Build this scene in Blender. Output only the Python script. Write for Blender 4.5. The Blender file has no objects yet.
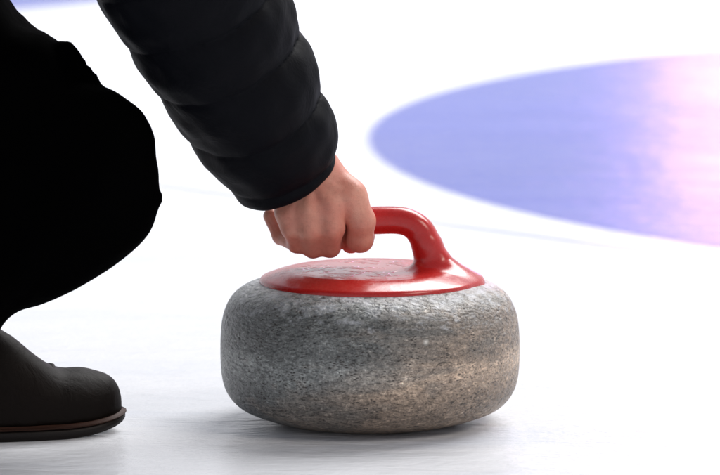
import bpy, bmesh, math, random
import numpy as np
from mathutils import Vector, Matrix
random.seed(4)
sc = bpy.context.scene
COL = sc.collection

# ------------------------------------------------------------------ camera
FPX = 5400.0                    # focal length in photo pixels (720 wide)
EL = math.radians(9.5)          # the camera looks down on the stone by this much
DIST = FPX / 1034.0
PITCH = EL - math.atan((420 - 237.5) / FPX)
CAM = Vector((-10 / FPX * DIST, -DIST * math.cos(EL), DIST * math.sin(EL)))
cd = bpy.data.cameras.new('camera'); cam = bpy.data.objects.new('camera', cd); COL.objects.link(cam)
cam.location = CAM; cam.rotation_euler = (math.pi / 2 - PITCH, 0, 0)
cd.sensor_width = 36; cd.lens = FPX / 720 * 36; cd.clip_start = 0.1; cd.clip_end = 500
cd.dof.use_dof = True; cd.dof.focus_distance = DIST - 0.10; cd.dof.aperture_fstop = 9.0
sc.camera = cam

def P(px, py, Y=0.0):
    """world point seen at photo pixel (px, py) in the vertical plane y = Y"""
    x = (px - 360) / FPX; z = -(py - 237.5) / FPX
    d = Vector((x, math.cos(PITCH) + z * math.sin(PITCH), -math.sin(PITCH) + z * math.cos(PITCH)))
    t = (Y - CAM.y) / d.y
    return CAM + d * t
S = 1 / 1034.0                  # metres per pixel at the stone

# ------------------------------------------------------------------ light
w = bpy.data.worlds.new('World'); sc.world = w; w.use_nodes = True
bg = w.node_tree.nodes['Background']
# pale hall: bright rink and boards ahead, dimmer behind the camera, dim roof
wt = w.node_tree; wc = wt.nodes.new('ShaderNodeTexCoord'); wx = wt.nodes.new('ShaderNodeSeparateXYZ')
wt.links.new(wc.outputs['Generated'], wx.inputs[0])
def wramp(sock, stops):
    r = wt.nodes.new('ShaderNodeValToRGB'); e = r.color_ramp.elements
    while len(e) < len(stops): e.new(0.5)
    for i, (p, c) in enumerate(stops): e[i].position = p; e[i].color = (*c, 1)
    wt.links.new(sock, r.inputs[0]); return r.outputs[0]
wz = wramp(wx.outputs[2], [(0.0, (0.90, 0.91, 0.93)), (0.30, (0.80, 0.82, 0.87)), (0.65, (0.30, 0.33, 0.38))])
mr = wt.nodes.new('ShaderNodeMapRange'); mr.inputs[1].default_value = -1; wt.links.new(wx.outputs[1], mr.inputs[0])
wy = wramp(mr.outputs[0], [(0.15, (0.66, 0.65, 0.66)), (0.5, (0.72, 0.72, 0.74)), (0.9, (1.0, 1.0, 1.02))])
wm = wt.nodes.new('ShaderNodeMix'); wm.data_type = 'RGBA'; wm.blend_type = 'MULTIPLY'; wm.inputs[0].default_value = 1
wt.links.new(wz, wm.inputs[6]); wt.links.new(wy, wm.inputs[7]); wt.links.new(wm.outputs[2], bg.inputs[0])
bg.inputs[1].default_value = 1.0
sc.view_settings.view_transform = 'Standard'; sc.view_settings.look = 'None'
sc.view_settings.exposure = 0.09; sc.view_settings.gamma = 1.0

def area(name, loc, target, sx, sy, power, color):
    l = bpy.data.lights.new(name, 'AREA'); l.shape = 'RECTANGLE'; l.size = sx; l.size_y = sy
    l.energy = power; l.color = color
    o = bpy.data.objects.new(name, l); COL.objects.link(o); o.location = loc
    o.rotation_euler = (Vector(target) - Vector(loc)).to_track_quat('-Z', 'Y').to_euler()
    return o
area('rink_lamp_back', (2.8, 4.6, 5.6), (0, 0.2, 0), 5.5, 3.2, 640, (1.0, 0.98, 0.97))
area('rink_lamp_side', (4.5, -2.5, 4.5), (0, 0, 0.1), 2.5, 2.0, 120, (1.0, 0.88, 0.76))
area('pink_screen_light', (1.64, 14.8, 1.55), (0.3, 2.0, 0.0), 1.0, 2.6, 32, (1.0, 0.48, 1.0))

# ------------------------------------------------------------------ materials
def mat(name):
    m = bpy.data.materials.new(name); m.use_nodes = True
    nt = m.node_tree; b = nt.nodes['Principled BSDF']
    return m, nt, b
def N(nt, t, **kw):
    n = nt.nodes.new(t)
    for k, v in kw.items():
        if k in ('operation', 'blend_type', 'data_type', 'feature', 'interpolation_type', 'noise_dimensions', 'clamp', 'use_clamp'): setattr(n, k, v)
        else: n.inputs[k].default_value = v
    return n
def coords(nt, scale=(1, 1, 1)):
    tc = nt.nodes.new('ShaderNodeTexCoord'); mp = nt.nodes.new('ShaderNodeMapping')
    mp.inputs['Scale'].default_value = scale
    nt.links.new(tc.outputs['Object'], mp.inputs['Vector']); return mp.outputs[0]
def noise(nt, vec, scale, detail=4, rough=0.55, dist=0.0):
    n = N(nt, 'ShaderNodeTexNoise', Scale=scale, Detail=detail, Roughness=rough, Distortion=dist)
    nt.links.new(vec, n.inputs['Vector']); return n.outputs['Fac']
def ramp(nt, fac, stops):
    r = nt.nodes.new('ShaderNodeValToRGB'); e = r.color_ramp.elements
    while len(e) < len(stops): e.new(0.5)
    for i, (p, c) in enumerate(stops):
        e[i].position = p; e[i].color = (c if len(c) == 4 else (*c, 1)) if isinstance(c, tuple) else (c, c, c, 1)
    nt.links.new(fac, r.inputs[0]); return r.outputs[0]
def mix(nt, fac, a, b, mode='MIX'):
    n = nt.nodes.new('ShaderNodeMix'); n.data_type = 'RGBA'; n.blend_type = mode
    for k, v in ((0, fac), (6, a), (7, b)):
        if hasattr(v, 'links'): nt.links.new(v, n.inputs[k])
        elif k == 0: n.inputs[0].default_value = v
        else: n.inputs[k].default_value = (*v, 1)
    return n.outputs[2]
def math_(nt, op, a, b=0.0, c=0.0):
    n = nt.nodes.new('ShaderNodeMath'); n.operation = op
    for i, v in enumerate((a, b, c)):
        if hasattr(v, 'links'): nt.links.new(v, n.inputs[i])
        else: n.inputs[i].default_value = v
    return n.outputs[0]
def bump(nt, b, h, strength, dist, prev=None):
    n = N(nt, 'ShaderNodeBump', Strength=strength, Distance=dist)
    nt.links.new(h, n.inputs['Height'])
    if prev: nt.links.new(prev, n.inputs['Normal'])
    nt.links.new(n.outputs[0], b.inputs['Normal']); return n.outputs[0]

def ice_mat(name, col, frost=(0.86, 0.88, 0.92), edge=None):
    m, nt, b = mat(name)
    v = coords(nt)
    f1 = noise(nt, coords(nt, (0.55, 1.4, 1)), 1.6, 6, 0.6, 0.4)
    f2 = noise(nt, coords(nt, (1, 2.2, 1)), 26, 5, 0.65)
    fr = ramp(nt, f1, [(0.35, 0.0), (0.75, 0.10)])
    fr2 = ramp(nt, f2, [(0.5, 0.0), (0.8, 0.08)])
    c = mix(nt, fr, col, frost)
    c = mix(nt, fr2, c, frost)
    f3 = noise(nt, coords(nt, (0.7, 2.6, 1)), 2.3, 5, 0.62, 0.6)
    c = mix(nt, ramp(nt, f3, [(0.50, 0.0), (0.72, 0.75)]), c, tuple(a * b_ for a, b_ in zip(col, (0.82, 0.86, 0.93))))
    if edge:            # pigment feathers out into the ice at the rim of the painted ring
        tc = nt.nodes.new('ShaderNodeTexCoord')
        ln = N(nt, 'ShaderNodeVectorMath', operation='LENGTH'); nt.links.new(tc.outputs['Object'], ln.inputs[0])
        k = ramp(nt, math_(nt, 'DIVIDE', math_(nt, 'SUBTRACT', ln.outputs['Value'], edge - 0.018), 0.018), [(0.0, 0.0), (1.0, 1.0)])
        c = mix(nt, k, c, frost)
    nt.links.new(c, b.inputs['Base Color'])
    rr = ramp(nt, f1, [(0.3, 0.14), (0.7, 0.26)])
    nt.links.new(rr, b.inputs['Roughness'])
    b.inputs['IOR'].default_value = 1.31
    p0 = bump(nt, b, noise(nt, coords(nt, (0.7, 1.8, 1)), 11.0, 4, 0.58, 0.6), 0.6, 0.0070)
    p1 = bump(nt, b, noise(nt, v, 42, 2, 0.5), 0.4, 0.0025, p0)
    bump(nt, b, noise(nt, coords(nt, (1, 1.5, 1)), 240, 4, 0.6), 0.5, 0.0008, p1)
    return m

M = {}
WHITE = (0.86, 0.88, 0.92)
M['ice'] = ice_mat('white_ice', WHITE)
M['blue_ring'] = ice_mat('blue_ring_ice', (0.055, 0.088, 0.53), edge=1.80)
M['blue_far'] = ice_mat('blue_far_ice', (0.055, 0.088, 0.53), edge=1.80)
M['white_ring'] = ice_mat('white_ring_ice', WHITE)
M['red_ring'] = ice_mat('red_ring_ice', (0.55, 0.05, 0.06))
M['line'] = ice_mat('line_ice', (0.68, 0.71, 0.79))

# granite
m, nt, b = mat('granite'); M['granite'] = m
v = coords(nt); vs = coords(nt, (1, 1, 2.6))
big = noise(nt, coords(nt, (1, 1, 3.2)), 11, 5, 0.6, 0.6)
mid = noise(nt, coords(nt, (1, 1, 2.2)), 105, 6, 0.72, 0.4)
fine = noise(nt, v, 520, 3, 0.7)
c = ramp(nt, mid, [(0.28, (0.085, 0.080, 0.075)), (0.45, (0.165, 0.154, 0.140)), (0.58, (0.225, 0.210, 0.190)), (0.72, (0.33, 0.31, 0.28))])
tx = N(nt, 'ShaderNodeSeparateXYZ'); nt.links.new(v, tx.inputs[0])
warm = ramp(nt, math_(nt, 'ADD', math_(nt, 'MULTIPLY', tx.outputs[0], 3.0), math_(nt, 'ADD', big, math_(nt, 'MULTIPLY', math_(nt, 'SUBTRACT', 0.062, tx.outputs[2]), 4.5))), [(0.25, 0.0), (0.75, 1.0)])  # coloured light painted into the granite: bluish upper left, brown lower right
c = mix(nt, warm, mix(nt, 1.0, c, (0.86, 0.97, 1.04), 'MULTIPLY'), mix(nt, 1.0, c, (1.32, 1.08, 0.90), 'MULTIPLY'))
c = mix(nt, 0.8, c, ramp(nt, big, [(0.3, 0.62), (0.55, 1.0), (0.72, 1.25)]), 'MULTIPLY')
c = mix(nt, 0.75, c, ramp(nt, fine, [(0.34, 0.55), (0.5, 1.0), (0.68, 1.4)]), 'MULTIPLY')
zn = math_(nt, 'ADD', tx.outputs[2], math_(nt, 'MULTIPLY', math_(nt, 'SUBTRACT', noise(nt, coords(nt, (1, 1, 2.5)), 16, 3), 0.5), 0.022))
bands = ramp(nt, math_(nt, 'DIVIDE', zn, 0.14), [(0.0, 1.15), (0.22, 1.02), (0.33, 1.45), (0.42, 2.15), (0.50, 2.05), (0.57, 1.30), (0.70, 1.22), (0.80, 1.02), (0.90, 1.6)])
c = mix(nt, 1.0, c, bands, 'MULTIPLY')
pebb = ramp(nt, noise(nt, coords(nt, (1, 1, 1.9)), 165, 4, 0.68, 0.6), [(0.35, 0.26), (0.43, 0.92), (0.57, 1.02), (0.67, 1.9)])
c = mix(nt, 0.9, c, pebb, 'MULTIPLY')
vo = N(nt, 'ShaderNodeTexVoronoi', Scale=190.0); nt.links.new(vs, vo.inputs['Vector'])
fleck = math_(nt, 'MULTIPLY', ramp(nt, vo.outputs['Distance'], [(0.16, 1.0), (0.38, 0.0)]), ramp(nt, noise(nt, v, 45, 3), [(0.46, 0.0), (0.58, 1.0)]))
c = mix(nt, fleck, c, (0.035, 0.028, 0.024))
# frost rubbed into the top shoulder and some pale scuffs lower down
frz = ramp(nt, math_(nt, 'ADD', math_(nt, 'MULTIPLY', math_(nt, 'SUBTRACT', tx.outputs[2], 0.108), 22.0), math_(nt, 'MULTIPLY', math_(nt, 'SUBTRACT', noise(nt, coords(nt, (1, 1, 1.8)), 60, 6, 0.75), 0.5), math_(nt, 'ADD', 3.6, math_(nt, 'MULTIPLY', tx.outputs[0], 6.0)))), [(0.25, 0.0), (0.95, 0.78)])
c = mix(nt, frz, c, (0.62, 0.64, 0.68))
scuff = ramp(nt, noise(nt, coords(nt, (1, 1, 2.2)), 130, 4, 0.75, 1.0), [(0.63, 0.0), (0.72, 0.45)])
c = mix(nt, scuff, c, (0.50, 0.47, 0.43))
# small glint on the face of the stone, painted in as a white spot
glint = nt.nodes.new('ShaderNodeVectorMath'); glint.operation = 'DISTANCE'; nt.links.new(v, glint.inputs[0]); glint.inputs[1].default_value = (0.0530, -0.1342, 0.0965)
c = mix(nt, ramp(nt, glint.outputs['Value'], [(0.0014, 1.0), (0.0028, 0.0)]), c, (0.9, 0.88, 0.82))
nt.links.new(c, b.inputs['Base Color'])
rr = ramp(nt, mid, [(0.3, 0.26), (0.7, 0.50)]); nt.links.new(rr, b.inputs['Roughness'])
band = ramp(nt, math_(nt, 'ABSOLUTE', math_(nt, 'SUBTRACT', tx.outputs[2], 0.062)), [(0.0, 1.0), (0.040, 1.0), (0.085, 0.45)])
pv = N(nt, 'ShaderNodeTexVoronoi', Scale=150.0); pv.feature = 'SMOOTH_F1'
wv = nt.nodes.new('ShaderNodeVectorMath'); wv.operation = 'ADD'
wn = N(nt, 'ShaderNodeTexNoise', Scale=120.0, Detail=2.0); nt.links.new(v, wn.inputs['Vector'])
wsn = nt.nodes.new('ShaderNodeVectorMath'); wsn.operation = 'SCALE'; wsn.inputs['Scale'].default_value = 0.012
nt.links.new(wn.outputs['Color'], wsn.inputs[0]); nt.links.new(vs, wv.inputs[0]); nt.links.new(wsn.outputs[0], wv.inputs[1])
nt.links.new(wv.outputs[0], pv.inputs['Vector'])
p0 = bump(nt, b, math_(nt, 'MULTIPLY', ramp(nt, pv.outputs['Distance'], [(0.05, 0.0), (0.55, 1.0)]), band), 0.55, 0.0032)
p1 = bump(nt, b, math_(nt, 'MULTIPLY', noise(nt, coords(nt, (1, 1, 1.8)), 55, 4, 0.6, 0.6), band), 0.55, 0.006, p0)
p2 = bump(nt, b, noise(nt, coords(nt, (1, 1, 1.7)), 250, 4, 0.65), 0.8, 0.0022, p1)

# red plastic
m, nt, b = mat('red_plastic'); M['red'] = m
v = coords(nt)
c = mix(nt, ramp(nt, noise(nt, v, 22, 4), [(0.3, 0.0), (0.7, 1.0)]), (0.46, 0.014, 0.012), (0.52, 0.020, 0.017))
nt.links.new(c, b.inputs['Base Color'])
wet = ramp(nt, noise(nt, coords(nt, (1, 0.8, 1)), 48, 3, 0.6, 0.5), [(0.5, 0.0), (0.58, 1.0)])
xyz = N(nt, 'ShaderNodeSeparateXYZ'); nt.links.new(v, xyz.inputs[0])
top = ramp(nt, xyz.outputs[2], [(0.1462, 0.0), (0.1472, 1.0)])
ln = N(nt, 'ShaderNodeVectorMath', operation='LENGTH'); cxy = nt.nodes.new('ShaderNodeMapping'); cxy.inputs['Scale'].default_value = (1, 1, 0); nt.links.new(v, cxy.inputs['Vector']); nt.links.new(cxy.outputs[0], ln.inputs[0])
top = math_(nt, 'MULTIPLY', top, math_(nt, 'MULTIPLY', ramp(nt, ln.outputs['Value'], [(0.062, 1.0), (0.076, 0.0)]), ramp(nt, xyz.outputs[0], [(0.030, 1.0), (0.040, 0.0)])))
flat = math_(nt, 'MULTIPLY', top, ramp(nt, xyz.outputs[2], [(0.1492, 1.0), (0.1500, 0.0)]))
nt.links.new(mix(nt, math_(nt, 'MULTIPLY', flat, 0.8), ramp(nt, noise(nt, v, 160, 4, 0.7), [(0.35, 0.20), (0.7, 0.34)]), (0.06, 0.06, 0.06)), b.inputs['Roughness'])
b.inputs['Coat Weight'].default_value = 0.12; b.inputs['Coat Roughness'].default_value = 0.08
p1 = bump(nt, b, math_(nt, 'MULTIPLY', math_(nt, 'MULTIPLY', wet, noise(nt, coords(nt, (1, 1.5, 1)), 120, 3, 0.6, 1.0)), flat), 0.8, 0.0034)
bump(nt, b, noise(nt, v, 330, 2, 0.5), 0.05, 0.0006, p1)

# skin
m, nt, b = mat('skin'); M['skin'] = m
v = coords(nt)
c = mix(nt, ramp(nt, noise(nt, v, 38, 5, 0.6), [(0.35, 0.0), (0.7, 1.0)]), (0.68, 0.325, 0.235), (0.60, 0.205, 0.145))
c = mix(nt, ramp(nt, noise(nt, v, 300, 4, 0.65), [(0.5, 0.0), (0.75, 0.35)]), c, (0.34, 0.12, 0.085))
nt.links.new(c, b.inputs['Base Color']); b.inputs['Roughness'].default_value = 0.46
b.inputs['Subsurface Weight'].default_value = 0.15; b.inputs['Subsurface Scale'].default_value = 0.006
b.inputs['Subsurface Radius'].default_value = (1.0, 0.35, 0.2)
vv = N(nt, 'ShaderNodeTexVoronoi', Scale=900.0); nt.links.new(v, vv.inputs['Vector'])
p1 = bump(nt, b, vv.outputs['Distance'], 0.18, 0.0006)
bump(nt, b, noise(nt, coords(nt, (1, 1, 2)), 210, 4, 0.6), 0.3, 0.0011, p1)

def cloth(name, col, rough, sheen, wr=30, bd=0.004, weave=900, spec=0.3):
    m, nt, b = mat(name)
    v = coords(nt)
    c = mix(nt, noise(nt, v, 12, 4), tuple(x * 0.7 for x in col), tuple(x * 1.3 for x in col))
    nt.links.new(c, b.inputs['Base Color']); b.inputs['Roughness'].default_value = rough
    b.inputs['Sheen Weight'].default_value = sheen; b.inputs['Specular IOR Level'].default_value = spec
    p1 = bump(nt, b, noise(nt, v, wr, 4, 0.6, 0.8), 0.5, bd)
    bump(nt, b, noise(nt, v, weave, 2, 0.5), 0.2, 0.0004, p1)
    return m
M['jacket'] = cloth('navy_black_nylon', (0.0020, 0.0024, 0.0042), 0.62, 0.0, 26, 0.004, spec=0.08)
M['trousers'] = cloth('black_trouser_cloth', (0.0006, 0.0006, 0.0007), 0.95, 0.0, 22, 0.004, spec=0.01)
M['leather'] = cloth('dark_brown_leather', (0.0045, 0.0027, 0.0020), 0.6, 0.0, 40, 0.003, 500, spec=0.10)
M['sole'] = cloth('dark_rubber', (0.006, 0.004, 0.0035), 0.5, 0.0, 60, 0.001, 500, spec=0.2)
M['welt'] = cloth('brown_welt', (0.048, 0.022, 0.015), 0.6, 0.0, 60, 0.001, 500, spec=0.15)
M['lace'] = cloth('black_lace', (0.008, 0.007, 0.007), 0.7, 0.0, 60, 0.001, 700)
M['hair'] = cloth('black_hair', (0.006, 0.005, 0.005), 0.5, 0.0, 90, 0.004, 400)
m, nt, b = mat('eyelet_metal'); M['metal'] = m
b.inputs['Metallic'].default_value = 1.0; b.inputs['Roughness'].default_value = 0.35
nt.links.new(ramp(nt, noise(nt, coords(nt), 400), [(0.3, 0.25), (0.7, 0.5)]), b.inputs['Base Color'])

# ------------------------------------------------------------------ mesh helpers
def link(name, me, m, parent=None):
    o = bpy.data.objects.new(name, me); COL.objects.link(o)
    if m: me.materials.clear(); me.materials.append(m)
    for p in me.polygons: p.use_smooth = True
    if parent is not None:
        o.parent = parent; o.matrix_parent_inverse = Matrix.Translation(-parent.location)
    return o
def thing(name, label, cat, loc=(0, 0, 0)):
    o = bpy.data.objects.new(name, None); COL.objects.link(o); o.location = loc
    o['label'] = label; o['category'] = cat; return o

# signed distance shapes; X is an (n,3) array
def cone(X, a, b, ra, rb):
    a = np.array(a, np.float32); b = np.array(b, np.float32); ab = b - a
    t = np.clip(((X - a) @ ab) / (ab @ ab), 0, 1)
    d = X - a - t[:, None] * ab
    return np.sqrt((d * d).sum(1)) - (ra + (rb - ra) * t)
def ell(X, c, r):
    q = (X - np.array(c, np.float32)) / np.array(r, np.float32)
    return (np.sqrt((q * q).sum(1)) - 1) * min(r)
def smin(a, b, k):
    h = np.maximum(k - np.abs(a - b), 0) / k
    return np.minimum(a, b) - h * h * k * 0.25
def smax(a, b, k): return -smin(-a, -b, k)
def chain(X, pts, k):
    d = None
    for (a, ra), (b_, rb) in zip(pts[:-1], pts[1:]):
        e = cone(X, a, b_, ra, rb); d = e if d is None else smin(d, e, k)
    return d

def sdf_mesh(f, lo, hi, h, proj=2, smooth=0):
    """surface nets on a regular grid, then Newton steps onto the true surface"""
    lo = np.array(lo, float); n = np.ceil((np.array(hi) - lo) / h).astype(int) + 1
    nx, ny, nz = n
    V = np.empty((nx, ny, nz), np.float32)
    ys, zs = np.meshgrid(lo[1] + h * np.arange(ny), lo[2] + h * np.arange(nz), indexing='ij')
    step = max(1, int(600000 / (ny * nz)))
    for i in range(0, nx, step):
        xs = lo[0] + h * np.arange(i, min(nx, i + step))
        X = np.empty((len(xs), ny, nz, 3), np.float32)
        X[..., 0] = xs[:, None, None]; X[..., 1] = ys; X[..., 2] = zs
        V[i:i + len(xs)] = f(X.reshape(-1, 3)).reshape(len(xs), ny, nz)
    s = V < 0
    c = np.zeros((nx - 1, ny - 1, nz - 1), np.int8)
    for dx in (0, 1):
        for dy in (0, 1):
            for dz in (0, 1):
                c += s[dx:nx - 1 + dx, dy:ny - 1 + dy, dz:nz - 1 + dz]
    act = (c > 0) & (c < 8)
    idx = -np.ones(act.shape, np.int64); I = np.argwhere(act); idx[act] = np.arange(len(I))
    acc = np.zeros((len(I), 3)); cnt = np.zeros(len(I))
    corners = [(x, y, z) for x in (0, 1) for y in (0, 1) for z in (0, 1)]
    for a in corners:
        for ax in range(3):
            if a[ax]: continue
            b_ = list(a); b_[ax] = 1
            va = V[I[:, 0] + a[0], I[:, 1] + a[1], I[:, 2] + a[2]]; vb = V[I[:, 0] + b_[0], I[:, 1] + b_[1], I[:, 2] + b_[2]]
            k = (va < 0) != (vb < 0)
            t = np.where(k, va / np.where(k, va - vb, 1), 0)
            p = np.tile(np.array(a, float), (len(I), 1)); p[:, ax] += t
            acc += np.where(k[:, None], p, 0); cnt += k
    Vt = (lo + h * (I + acc / cnt[:, None])).astype(np.float32)
    quads = []
    for ax in range(3):
        u, v_ = (ax + 1) % 3, (ax + 2) % 3
        sl0 = [slice(None)] * 3; sl1 = [slice(None)] * 3
        sl0[ax] = slice(0, -1); sl1[ax] = slice(1, None)
        d = s[tuple(sl0)] != s[tuple(sl1)]
        E = np.argwhere(d)
        E = E[(E[:, u] > 0) & (E[:, v_] > 0) & (E[:, u] < n[u] - 1) & (E[:, v_] < n[v_] - 1)]
        def g(du, dv):
            q = E.copy(); q[:, u] -= du; q[:, v_] -= dv
            return idx[q[:, 0], q[:, 1], q[:, 2]]
        Q = np.stack([g(1, 1), g(0, 1), g(0, 0), g(1, 0)], 1)
        inside = s[E[:, 0], E[:, 1], E[:, 2]]
        Q[~inside] = Q[~inside][:, ::-1]
        quads.append(Q)
    Q = np.concatenate(quads)
    e = h * 0.25
    for _ in range(proj):
        d0 = f(Vt); G = np.empty_like(Vt)
        for ax in range(3):
            D = np.zeros(3, np.float32); D[ax] = e
            G[:, ax] = (f(Vt + D) - f(Vt - D)) / (2 * e)
        g2 = np.maximum((G * G).sum(1), 0.25)
        mv = -np.clip(d0 / g2, -h * 0.5, h * 0.5)[:, None] * G
        Vt = (Vt + mv * 0.8).astype(np.float32)
    for _ in range(smooth):
        A = np.zeros_like(Vt); C = np.zeros(len(Vt), np.float32)
        for a_, b_ in ((0, 1), (1, 2), (2, 3), (3, 0)):
            np.add.at(A, Q[:, a_], Vt[Q[:, b_]]); np.add.at(C, Q[:, a_], 1)
            np.add.at(A, Q[:, b_], Vt[Q[:, a_]]); np.add.at(C, Q[:, b_], 1)
        Vt = (Vt * .5 + A / np.maximum(C, 1)[:, None] * .5).astype(np.float32)
    return Vt, Q
def to_mesh(name, *parts):
    vs = []; qs = []; off = 0
    for V, Q in parts:
        vs.append(V); qs.append(np.asarray(Q) + off); off += len(V)
    V = np.concatenate(vs); Q = np.concatenate(qs)
    me = bpy.data.meshes.new(name)
    me.vertices.add(len(V)); me.vertices.foreach_set('co', V.astype(np.float32).ravel())
    me.loops.add(Q.size); me.loops.foreach_set('vertex_index', Q.astype(np.int32).ravel())
    me.polygons.add(len(Q)); me.polygons.foreach_set('loop_start', np.arange(0, Q.size, 4, dtype=np.int32))
    me.update(calc_edges=True); me.validate()
    return me

# ------------------------------------------------------------------ the ice
def sheet(name, verts, faces, m, loc=(0, 0, 0)):
    me = bpy.data.meshes.new(name); me.from_pydata(verts, [], faces)
    o = link(name, me, m); o.location = loc; o['kind'] = 'structure'; return o
sheet('ice', [(-40, -30, 0), (40, -30, 0), (40, 70, 0), (-40, 70, 0)], [(0, 1, 2, 3)], M['ice'])
def disc(name, r0, r1, m, c, z, n=256):
    vs = []; fs = []
    for i in range(n):
        a = 2 * math.pi * i / n
        vs += [(r0 * math.cos(a), r0 * math.sin(a), 0), (r1 * math.cos(a), r1 * math.sin(a), 0)]
    for i in range(n):
        j = (i + 1) % n
        fs.append((2 * i, 2 * i + 1, 2 * j + 1, 2 * j))
    return sheet(name, vs, fs, m, (c[0], c[1], z))
HC = (1.792, 2.392)
HZ = 0.0003
disc('blue_house_ring', 1.22, 1.80, M['blue_ring'], HC, HZ)
disc('red_house_ring', 0.152, 0.61, M['red_ring'], HC, HZ)
_g = CAM + Vector(((60 - 360) / FPX, math.cos(PITCH) + 229.5 / FPX * math.sin(PITCH), -math.sin(PITCH) + 229.5 / FPX * math.cos(PITCH))) * (CAM.z / (math.sin(PITCH) - 229.5 / FPX * math.cos(PITCH)))
FC = (_g.x - 1.38, _g.y + 1.20)
disc('far_blue_house_ring', 1.22, 1.80, M['blue_far'], FC, HZ)
# faint marker line set in the ice
def strip(name, a, b, wd, m, z):
    a = Vector(a); b = Vector(b); d = (b - a).normalized(); n = Vector((-d.y, d.x)) * wd / 2
    return sheet(name, [(*(a - n), z), (*(b - n), z), (*(b + n), z), (*(a + n), z)], [(0, 1, 2, 3)], m)
def ground(px, py):
    x = (px - 360) / FPX; z = -(py - 237.5) / FPX
    d = Vector((x, math.cos(PITCH) + z * math.sin(PITCH), -math.sin(PITCH) + z * math.cos(PITCH)))
    return CAM + d * (-CAM.z / d.z)
g1 = ground(60, 172); g2 = ground(760, 266); gd = (g2 - g1).normalized()
strip('marker_line', (g1 - gd * 3).xy, (g2 + gd * 3).xy, 0.012, M['line'], 0.0007)

# ------------------------------------------------------------------ curling stone
stone = thing('curling_stone', 'grey granite curling stone with a red plastic handle, resting on white ice', 'curling stone')
prof = [(0.0, 0.004), (0.055, 0.004), (0.062, 0.001), (0.068, 0.0), (0.080, 0.0), (0.093, 0.0025), (0.108, 0.007), (0.123, 0.013),
        (0.1325, 0.0205), (0.1390, 0.030), (0.1425, 0.041), (0.1440, 0.054), (0.1444, 0.070), (0.1440, 0.084), (0.1426, 0.098),
        (0.1393, 0.110), (0.1335, 0.1205), (0.1245, 0.1285), (0.113, 0.1335), (0.100, 0.1365), (0.085, 0.138), (0.04, 0.139), (0.0, 0.139)]
def catmull(pts, k):
    out = []
    for i in range(len(pts) - 1):
        p0 = pts[max(i - 1, 0)]; p1 = pts[i]; p2 = pts[i + 1]; p3 = pts[min(i + 2, len(pts) - 1)]
        for j in range(k):
            t = j / k
            out.append(tuple(0.5 * (2 * b_ + (c_ - a_) * t + (2 * a_ - 5 * b_ + 4 * c_ - d_) * t * t + (-a_ + 3 * b_ - 3 * c_ + d_) * t ** 3)
                             for a_, b_, c_, d_ in zip(p0, p1, p2, p3)))
    return out + [pts[-1]]
pr = catmull(prof[1:-1], 5)
ns = 320; vs = []; fs = []
for r, z in pr:
    for i in range(ns):
        a = 2 * math.pi * i / ns
        vs.append((r * math.cos(a), r * math.sin(a), z))
for j in range(len(pr) - 1):
    for i in range(ns):
        k = (i + 1) % ns
        fs.append((j * ns + i, j * ns + k, (j + 1) * ns + k, (j + 1) * ns + i))
fs.append(tuple(range(ns - 1, -1, -1))); fs.append(tuple(range((len(pr) - 1) * ns, len(pr) * ns)))
me = bpy.data.meshes.new('granite_body'); me.from_pydata(vs, [], fs)
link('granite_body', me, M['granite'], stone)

ARC = []      # gooseneck: (upper/outer point, lower/inner point, half thickness in y) in photo pixels
for (ox, oy), (ix, iy), hy in [((303, 216), (303, 240), .012), ((312, 211), (305, 238), .0130), ((340, 208), (340, 235), .0135), ((372, 207), (372, 234), .0135), ((394, 207), (391, 233), .0138),
                               ((409, 209), (400, 233.5), .014), ((421, 214), (406.5, 236), .0145), ((430, 221.5), (410.5, 240), .0150), ((436, 231), (413, 245), .0152), ((440, 240), (414, 250), .0154)]:
    a_ = P(ox, oy); b_ = P(ix, iy)
    ARC.append((np.array(((a_ + b_) / 2)), (a_ - b_).length / 2, hy))
_f = [(*a_, r_, h_) for a_, r_, h_ in ARC]; _o = []
for i in range(len(_f) - 1):
    p0, p1, p2, p3 = (np.array(_f[max(i - 1, 0)]), np.array(_f[i]), np.array(_f[i + 1]), np.array(_f[min(i + 2, len(_f) - 1)]))
    for t in (0, .25, .5, .75):
        _o.append(0.5 * (2 * p1 + (p2 - p0) * t + (2 * p0 - 5 * p1 + 4 * p2 - p3) * t * t + (-p0 + 3 * p1 - 3 * p2 + p3) * t ** 3))
_o.append(np.array(_f[-1]))
ARC = [(q[:3], q[3], q[4]) for q in _o]
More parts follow.
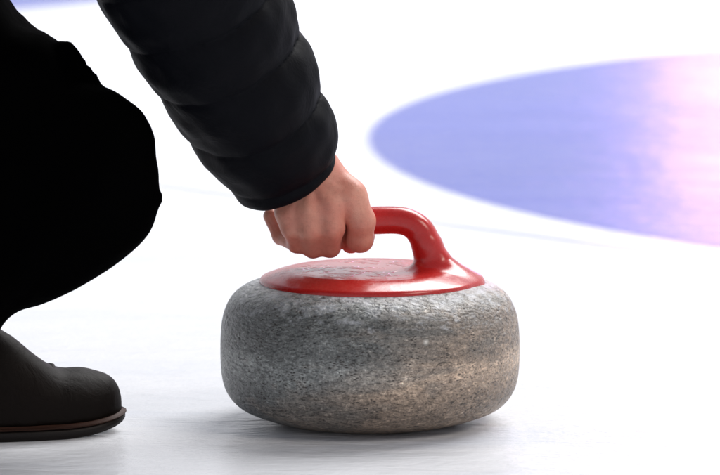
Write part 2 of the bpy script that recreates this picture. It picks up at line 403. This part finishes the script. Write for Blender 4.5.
def handle_sdf(X):
    r = np.hypot(X[:, 0], X[:, 1])
    z = X[:, 2]
    # plate: raised flat tray, sloping rim, rolled lip
    top = 0.1472 + 0.0012 * np.clip(1 - r / 0.08, 0, 1) - 0.0082 * np.clip((r - 0.079) / 0.027, 0, 1) ** 1.35
    plate = smax(z - top, np.maximum(0.132 - z, r - 0.1065), 0.003)
    d = None
    for (a, ra, ha), (b_, rb, hb) in zip(ARC[:-1], ARC[1:]):
        ab = (b_ - a).astype(np.float32)
        q = (X - a.astype(np.float32)); t = np.clip((q[:, 0] * ab[0] + q[:, 2] * ab[2]) / (ab[0] ** 2 + ab[2] ** 2), 0, 1)
        R = ra + (rb - ra) * t; H = ha + (hb - ha) * t
        dx = q[:, 0] - t * ab[0]; dz = q[:, 2] - t * ab[2]; dy = q[:, 1]
        inpl = np.sqrt(dx * dx + dz * dz)
        e = ((inpl / R) ** 2.3 + (np.abs(dy) / H) ** 2.3 + 1e-9) ** (1 / 2.3)
        e = (e - 1) * np.minimum(R, H)
        d = e if d is None else smin(d, e, 0.0015)
    d = np.maximum(d, 0.134 - z)
    zc = np.array([.134, .1375, .1412, .147, .152, .1588, .1667, .1735, .1784, .186]); col = np.array
    xi = (np.interp(z, zc, [412, 412, 412, 413, 413.5, 413.5, 413, 411.5, 409, 407]) - 370) * S
    xo = (np.interp(z, zc, [484, 481.5, 477, 468, 460, 451.5, 445.5, 441.5, 439, 436]) - 370) * S
    ry = np.interp(z, zc, [.036, .033, .029, .0235, .0195, .0168, .0156, .0150, .0148, .0145])
    cx_ = (xi + xo) / 2; rx = (xo - xi) / 2
    e = ((np.abs(X[:, 0] - cx_) / rx) ** 2.3 + (np.abs(X[:, 1]) / ry) ** 2.3 + 1e-9) ** (1 / 2.3)
    fl = smax((e - 1) * np.minimum(rx, ry) * .8, np.maximum(z - .178, .132 - z), 0.004)
    d = smin(d, fl, 0.005)
    o = smin(plate, d, 0.010)
    return o
V, Q = sdf_mesh(handle_sdf, (-0.112, -0.112, 0.128), (0.112, 0.112, 0.216), 0.0011, 2, 5)
link('handle', to_mesh('handle', (V, Q)), M['red'], stone)

# ------------------------------------------------------------------ person
person = thing('person', 'kneeling person in black puffer jacket, black trousers and dark boots, hand on red handle', 'person', (-0.45, 0.0, 0.0))
def pp(px, py, Y): return np.array(P(px, py, Y), np.float32)
F = {   # finger: mcp, pip, dip, tip with radii in px
    'index':  [((350, 196, -.030), 15.0), ((361, 221, -.029), 14.0), ((360, 239, -.020), 13.0), ((351, 243, .014), 9.5), ((348, 222, .023), 8.0)],
    'middle': [((331, 203, -.036), 13.5), ((332, 228, -.037), 12.2), ((330, 247, -.019), 10.0), ((328, 244, .016), 9.0), ((326, 222, .025), 8.0)],
    'ring':   [((309, 209, -.035), 13.0), ((311, 230, -.036), 11.8), ((313, 248, -.017), 9.6), ((308, 243, .017), 8.6), ((306, 222, .024), 7.6)],
    'little': [((289, 213, -.028), 12.0), ((292, 228, -.030), 10.6), ((297, 244, -.014), 8.6), ((281, 236, .010), 8.2), ((271, 216, .014), 7.8)],
}
wrist = pp(309, 172, -.018); fore = pp(262, 88, -.060); elbow = pp(190, -50, -.13)
def hand_sdf(X):
    palm = cone(X, fore, wrist, 36 * S, 27 * S)
    for k_, dx in (('index', 12), ('middle', 4), ('ring', -6), ('little', -14)):
        c_, r_ = F[k_][0]
        c_ = pp(*c_)
        st = wrist + np.array([dx * S, 0, 0], np.float32)
        palm = smin(palm, cone(X, st, c_, 20 * S, r_ * S), 0.012)
    palm = smin(palm, ell(X, pp(318, 200, -.012), (38 * S, 20 * S, 26 * S)), 0.012)
    # thumb root and thumb wrapping the far side of the grip
    th = chain(X, [(pp(326, 186, .004), 16 * S), (pp(338, 206, .026), 12 * S), (pp(356, 222, .030), 10.5 * S), (pp(366, 236, .022), 9 * S)], 0.006)
    palm = smin(palm, th, 0.010)
    palm = smin(palm, cone(X, pp(345, 214, -.010), pp(343, 240, -.002), 9 * S, 8 * S), 0.004)
    d = palm
    fs_ = []
    for k_ in F:
        pts = [(pp(*p), r * S) for p, r in F[k_]]
        fs_.append(chain(X, pts, 0.004))
    fg = smin(smin(fs_[1], fs_[2], 0.007), fs_[3], 0.007)
    fg = smin(fg, fs_[0], 0.0022)
    d = smin(d, fg, 0.009)
    # extensor tendons
    for k_ in ('index', 'middle', 'ring', 'little'):
        c_, r_ = F[k_][0]; c_ = pp(*c_)
        a_ = wrist + np.array([0, -22 * S, 0], np.float32); b_ = c_ + np.array([0, -(r_ - 1.2) * S, 0], np.float32)
        d = smin(d, cone(X, a_, b_, 2.4 * S, 3.0 * S), 0.006)
    # knuckle creases between the fingers
    for a_, b_, r_, dp in (((345, 216, -.052), (343, 247, -.040), 2.2, .6), ((321, 243, -.053), (322, 258, -.034), 1.0, .6), ((303, 244, -.050), (304, 256, -.032), 0.8, .6)):
        d = smax(d, -cone(X, pp(*a_), pp(*b_), r_ * S * 0.7, r_ * S * 1.5), 0.006)
    return d
hand = sdf_mesh(hand_sdf, (-0.17, -0.075, 0.155), (0.015, 0.055, 0.275), 0.0013, 2)
SH = np.array([-0.42, -0.20, 0.66]); HIP = np.array([-0.72, -0.02, 0.42]); NECK = np.array([-0.45, -0.02, 0.76])
def body_sdf(X):
    d = chain(X, [(HIP, .13), ((HIP + NECK) / 2, .12), (NECK - np.array([.03, 0, .06]), .12), (NECK + np.array([.02, 0, .03]), .06), (NECK + np.array([.07, 0, .12]), .055)], 0.05)
    for s_ in (-1, 1):
        d = smin(d, chain(X, [(NECK + np.array([0, s_ * .16, -.08]), .06), (elbow if s_ < 0 else np.array([-.52, .30, .50]), .042)], .03), 0.05)
    d = smin(d, chain(X, [(elbow, .042), (fore, .034)], .02), .02)
    d = smin(d, chain(X, [(np.array([-.52, .30, .50]), .042), (np.array([-.46, .16, .56]), .028), (np.array([-.43, .11, .57]), .035)], .02), .02)
    d = smin(d, chain(X, [(HIP + np.array([0, -.09, 0]), .07), (pp(-62, 62, -.09), .055), (pp(60, 185, -.13), .05), (pp(-60, 272, -.10), .045), (pp(-60, 400, -.09), .035)], .03), .04)
    d = smin(d, chain(X, [(HIP + np.array([0, .09, 0]), .08), (np.array([-.56, .16, .09]), .06), (np.array([-.98, .14, .07]), .04)], .03), .04)
    hc = NECK + np.array([.10, 0, .20])
    d = smin(d, ell(X, hc, (.098, .078, .115)), .03)
    d = smin(d, ell(X, hc + np.array([.06, 0, -.06]), (.05, .05, .05)), .03)
    d = smin(d, ell(X, hc + np.array([.105, 0, -.01]), (.018, .013, .022)), .012)
    for s_ in (-1, 1):
        d = smin(d, ell(X, hc + np.array([-.005, s_ * .078, -.005]), (.02, .01, .03)), .006)
        d = smax(d, -ell(X, hc + np.array([.098, s_ * .032, .012]), (.02, .016, .011)), .01)
    return d
body = sdf_mesh(body_sdf, (-1.08, -0.36, 0.0), (0.02, 0.36, 1.12), 0.010, 1)
link('body', to_mesh('body', hand, body), M['skin'], person)

def hair_sdf(X):
    hc = NECK + np.array([.10, 0, .20])
    d = ell(X, hc + np.array([-.012, 0, .012]), (.108, .088, .122))
    d = d + 0.003 * np.sin(X[:, 1] * 260) * np.sin(X[:, 0] * 170)
    return smax(d, (X[:, 0] - hc[0] - .05) + (hc[2] + .03 - X[:, 2]) * 0.9, .02)
h_ = sdf_mesh(hair_sdf, (-0.55, -0.12, 0.78), (-0.15, 0.12, 1.14), 0.006, 1)
link('hair', to_mesh('hair', h_), M['hair'], person)

# sleeve: quilted tube round the arm, gathered at an open cuff
CU = pp(290, 178, -.022); AX0 = pp(196, -4, -.105); AX1 = pp(100, -190, -.19)
axd = (CU - AX0); L0 = np.linalg.norm(axd); axd = axd / L0
pdir = np.cross(axd, np.array([0, 1, 0], np.float32)); pdir /= np.linalg.norm(pdir)
def wob(X, f, s): return np.sin(X[:, 0] * f + s) * np.sin(X[:, 1] * f * 1.3 + 2 * s) * np.sin(X[:, 2] * f * 0.9 + 3 * s)
def sleeve_sdf(X):
    q = X - CU; s = q @ axd                                  # s = 0 at the cuff, negative up the arm
    rad = q - s[:, None] * axd; rr_ = np.sqrt((rad * rad).sum(1))
    side = (rad @ pdir) / np.maximum(rr_, 1e-4)
    R = np.interp(s / S, [-420, -190, -120, -60, -25, -8, 0, 6], [100, 82, 76, 68, 61, 56, 52, 47]) * S
    ph = (-s / S - 14 + 5 * side + 900 * wob(X, 22, 1.0) * S * 8) / 66.0
    puff = np.abs(np.sin(np.pi * ph)) ** 0.55
    R = R + (puff - 0.80) * 0.0080 * (0.8 + 0.3 * side) + 0.0012 * wob(X, 120, .5) + 0.003 * wob(X, 36, 1.7)
    d = (rr_ - R) * 0.85
    d = smax(d, s - 2.0 * S, 0.008)
    inner = smax(rr_ - (R - 0.008), -(s + 0.05), 0.004)
    d = smax(d, -inner, 0.004)
    return np.maximum(d, -(s + 0.44))
slv = sdf_mesh(sleeve_sdf, (-0.36, -0.30, 0.17), (0.0, 0.09, 0.60), 0.0026, 2)
def torso_sdf(X):
    d = chain(X, [(HIP, .17), ((HIP + NECK) / 2, .165), (NECK - np.array([.03, 0, .07]), .14)], .06)
    d = smin(d, cone(X, NECK + np.array([0, -.15, -.07]), AX1, .095, .098), .06)
    d = smin(d, chain(X, [(NECK + np.array([0, .15, -.07]), .095), (np.array([-.52, .30, .50]), .08), (np.array([-.47, .19, .55]), .06)], .03), .06)
    d = smin(d, cone(X, NECK + np.array([-.02, 0, .0]), NECK + np.array([.02, 0, .05]), .085, .08), .02)
    return (d + 0.008 * (1 - np.abs(np.sin(X[:, 2] * 48 + X[:, 0] * 20)) ** .6)) * .8
tor = sdf_mesh(torso_sdf, (-0.98, -0.42, 0.20), (-0.05, 0.42, 0.95), 0.010, 1)
link('jacket', to_mesh('jacket', slv, tor), M['jacket'], person)

TY = -.13
def leg_sdf(X):
    d = chain(X, [(pp(-75, 275, TY + .03), 72 * S), (pp(20, 206, TY), 90 * S), (pp(68, 186, TY), 84 * S)], .02)
    d = smin(d, cone(X, pp(70, 185, TY), pp(-62, 62, TY + .04), 86 * S, 82 * S), .012)
    d = smin(d, cone(X, pp(-62, 62, TY + .04), HIP + np.array([0, -.09, 0]), 82 * S, .13), .04)
    d = smin(d, ell(X, pp(146, 195, TY), (15 * S, 26 * S, 6 * S)), .007)
    d = smin(d, cone(X, pp(70, 48, TY), pp(93, 80, TY), 5 * S, 3 * S), .004)
    d = smin(d, ell(X, pp(44, 66, TY + .01), (20 * S, 30 * S, 22 * S)), .03)
    d = smin(d, ell(X, pp(98, 130, TY), (45 * S, 45 * S, 40 * S)), .02)
    d = smin(d, chain(X, [(pp(-75, 275, TY + .03), 70 * S), (pp(-65, 360, TY + .03), 62 * S)], .02), .03)
    d = smin(d, chain(X, [(HIP + np.array([0, .09, 0]), .13), (np.array([-.60, .16, .10]), .088), (np.array([-.95, .14, .08]), .062)], .03), .04)
    fold = np.sin((X[:, 0] * 55 - X[:, 2] * 75) + 3 * np.sin(X[:, 0] * 18) + X[:, 1] * 14)
    return (d + 0.0018 * fold * np.abs(fold) + 0.0035 * wob(X, 44, .6)) * 0.85
lg = sdf_mesh(leg_sdf, (-1.06, -0.34, 0.012), (-0.16, 0.36, 0.60), 0.006, 1)
link('trousers', to_mesh('trousers', lg), M['trousers'], person)

# boots: lofted along the foot; u = metres behind the toe tip
def loft(stations, nseg, secf):
    vs = []; qs = []
    for st in stations: vs += secf(st, nseg)
    n = nseg
    for j in range(len(stations) - 1):
        for i in range(n):
            k = (i + 1) % n
            qs.append((j * n + i, j * n + k, (j + 1) * n + k, (j + 1) * n + i))
    return np.array(vs, np.float32), qs
WU = [(0.0, .004), (.003, .016), (.010, .027), (.022, .037), (.040, .0445), (.065, .0485), (.10, .048), (.14, .043), (.19, .036), (.24, .036), (.27, .033), (.288, .024), (.295, .010), (.297, .003)]
def width(u): return np.interp(u, [a for a, _ in WU], [b_ for _, b_ in WU])
_w0 = width
def width(u): return float(np.mean([_w0(max(0.0, u + k * min(.5 * u + .0005, .006))) for k in (-1, -.5, 0, .5, 1)]))
def boot(name, toe, ang, label=None):
    root = bpy.data.objects.new(name, None); COL.objects.link(root); root.parent = person
    if label: root['label'] = label
    ca, sa = math.cos(ang), math.sin(ang)
    def T(u, v, z): return (toe[0] - ca * u - sa * v, toe[1] - sa * u + ca * v, toe[2] + z)   # toe points along +x turned by ang
    us = [.0005, .001, .002, .0035, .005, .0075, .010, .013, .016, .020, .024, .029, .034, .040, .046, .053, .060, .066, .072, .078, .085, .092, .10, .108, .116, .125, .137, .15, .18, .21, .24, .262, .278, .288, .294, .2965]
    # upper: height of the vamp then the shaft
    zt = lambda u: float(np.interp(u, [0, .003, .008, .016, .028, .045, .062, .075, .100, .125, .15], [.024, .036, .0455, .0525, .0575, .0600, .0615, .066, .088, .106, .118]))
    zt0 = zt; zt = lambda u: float(np.mean([zt0(max(0.0, u + k * min(.6 * u, .007))) for k in (-1, -.6, -.3, 0, .3, .6, 1)]))
    def sec(st, n):
        u = st; wd = max(float(width(u)) - .003, .001); h = zt(u); out = []
        for i in range(n):
            a = 2 * math.pi * i / n; c_, s_ = math.cos(a), math.sin(a)
            e = 2 / 2.5 if s_ > 0 else 2 / 6
            y = math.copysign(abs(c_) ** (2 / 2.4), c_) * wd
            z = (.019 + (h - .019) * abs(s_) ** e) if s_ > 0 else (.019 - .0075 * abs(s_) ** e)
            z += .004 * max(0, 1 - u / .06) ** 2
            y *= 1 - .28 * max(0, (z - .04) / .08)
            z += .0006 * math.sin(u * 190 + y * 60)
            out.append(T(u, y, z))
        return out
    st = [u for u in us if u <= .16] + [.20, .24, .262, .278, .288, .294, .2965]
    V1, Q1 = loft(st, 48, sec)
    # shaft
    def sec2(st_, n):
        z = st_; out = []
        for i in range(n):
            a = 2 * math.pi * i / n
            r1 = .066 - .02 * (z - .05); r2 = .042
            lean = .12 * (z - .05)
            out.append(T(.212 - lean - r1 * math.cos(a), r2 * math.sin(a), z))
        return out
    V2, Q2 = loft([.03, .05, .07, .09, .11, .13, .15, .17, .18], 48, sec2)
    up = link('upper', to_mesh('upper', (V1, Q1), (V2, Q2)), M['leather'])
    # vamp seam as a raised toe cap edge
    def ring(zlo, zhi, ex, nm, m, spring=True):
        out = []; us2 = us
        n = 8
        pts = [(u, float(width(u)) + ex) for u in us2]
        loop = [(u, -w_) for u, w_ in pts] + [(u, w_) for u, w_ in reversed(pts)]
        vs_ = []
        def zz(u, z): return z + (.012 if z < .01 else .007) * max(0, 1 - u / .08) ** 2
        K = len(loop)
        rows = [(zlo, -.003), (zlo + .002, 0), (zhi - .002, 0), (zhi, -.002)]
        for z, inset in rows:
            for u, v_ in loop:
                k_ = 1 + inset / max(abs(v_), .01)
                vs_.append(T(u * (1 - 0.02) - ex + .0 + (-inset if u < .002 else 0), v_ * k_, zz(u, z)))
        qs = []
        for j in range(len(rows) - 1):
            for i in range(K):
                k = (i + 1) % K
                qs.append((j * K + i, j * K + k, (j + 1) * K + k, (j + 1) * K + i))
        for base in (0, (len(rows) - 1) * K):
            for i in range(K // 2 - 1):
                qs.append((base + i, base + i + 1, base + K - 2 - i, base + K - 1 - i))
        o = link(nm, to_mesh(nm, (np.array(vs_, np.float32), qs)), m); return o
    so = ring(0.0, .0100, .0020, 'sole', M['sole'])
    we = ring(.0103, .0140, .0030, 'welt', M['welt'])
    def tube(pts, r, m, nm, n=8):
        vs_ = []; qs = []
        for j, p in enumerate(pts):
            p = Vector(p); d = (Vector(pts[min(j + 1, len(pts) - 1)]) - Vector(pts[max(j - 1, 0)])).normalized()
            a_ = d.orthogonal().normalized(); b_ = d.cross(a_)
            for i in range(n):
                t = 2 * math.pi * i / n; vs_.append(tuple(p + (a_ * math.cos(t) + b_ * math.sin(t)) * r))
        for j in range(len(pts) - 1):
            for i in range(n):
                k = (i + 1) % n; qs.append((j * n + i, j * n + k, (j + 1) * n + k, (j + 1) * n + i))
        return (np.array(vs_, np.float32), qs)
    # toe cap seam over the vamp
    seam = []
    for i in range(25):
        a = math.pi * i / 24; y = -math.cos(a) * .040
        seam.append(T(.068 + .012 * abs(math.cos(a)), y * 1.0,   .024 + (.0395) * math.sin(a) ** .75))
    sm_ = link('toe_seam', to_mesh('toe_seam', tube(seam, .0024, M['leather'], 'toe_seam')), M['leather'])
    kids = [up, so, we, sm_]
    for o in kids: o.parent = root
    root.matrix_parent_inverse = Matrix.Translation(-person.location)
    return root
boot('boot', (P(122, 405, -.02).x, -.044, 0.0), math.radians(20))
boot('boot', (-.92, .14, .02), math.radians(-6))
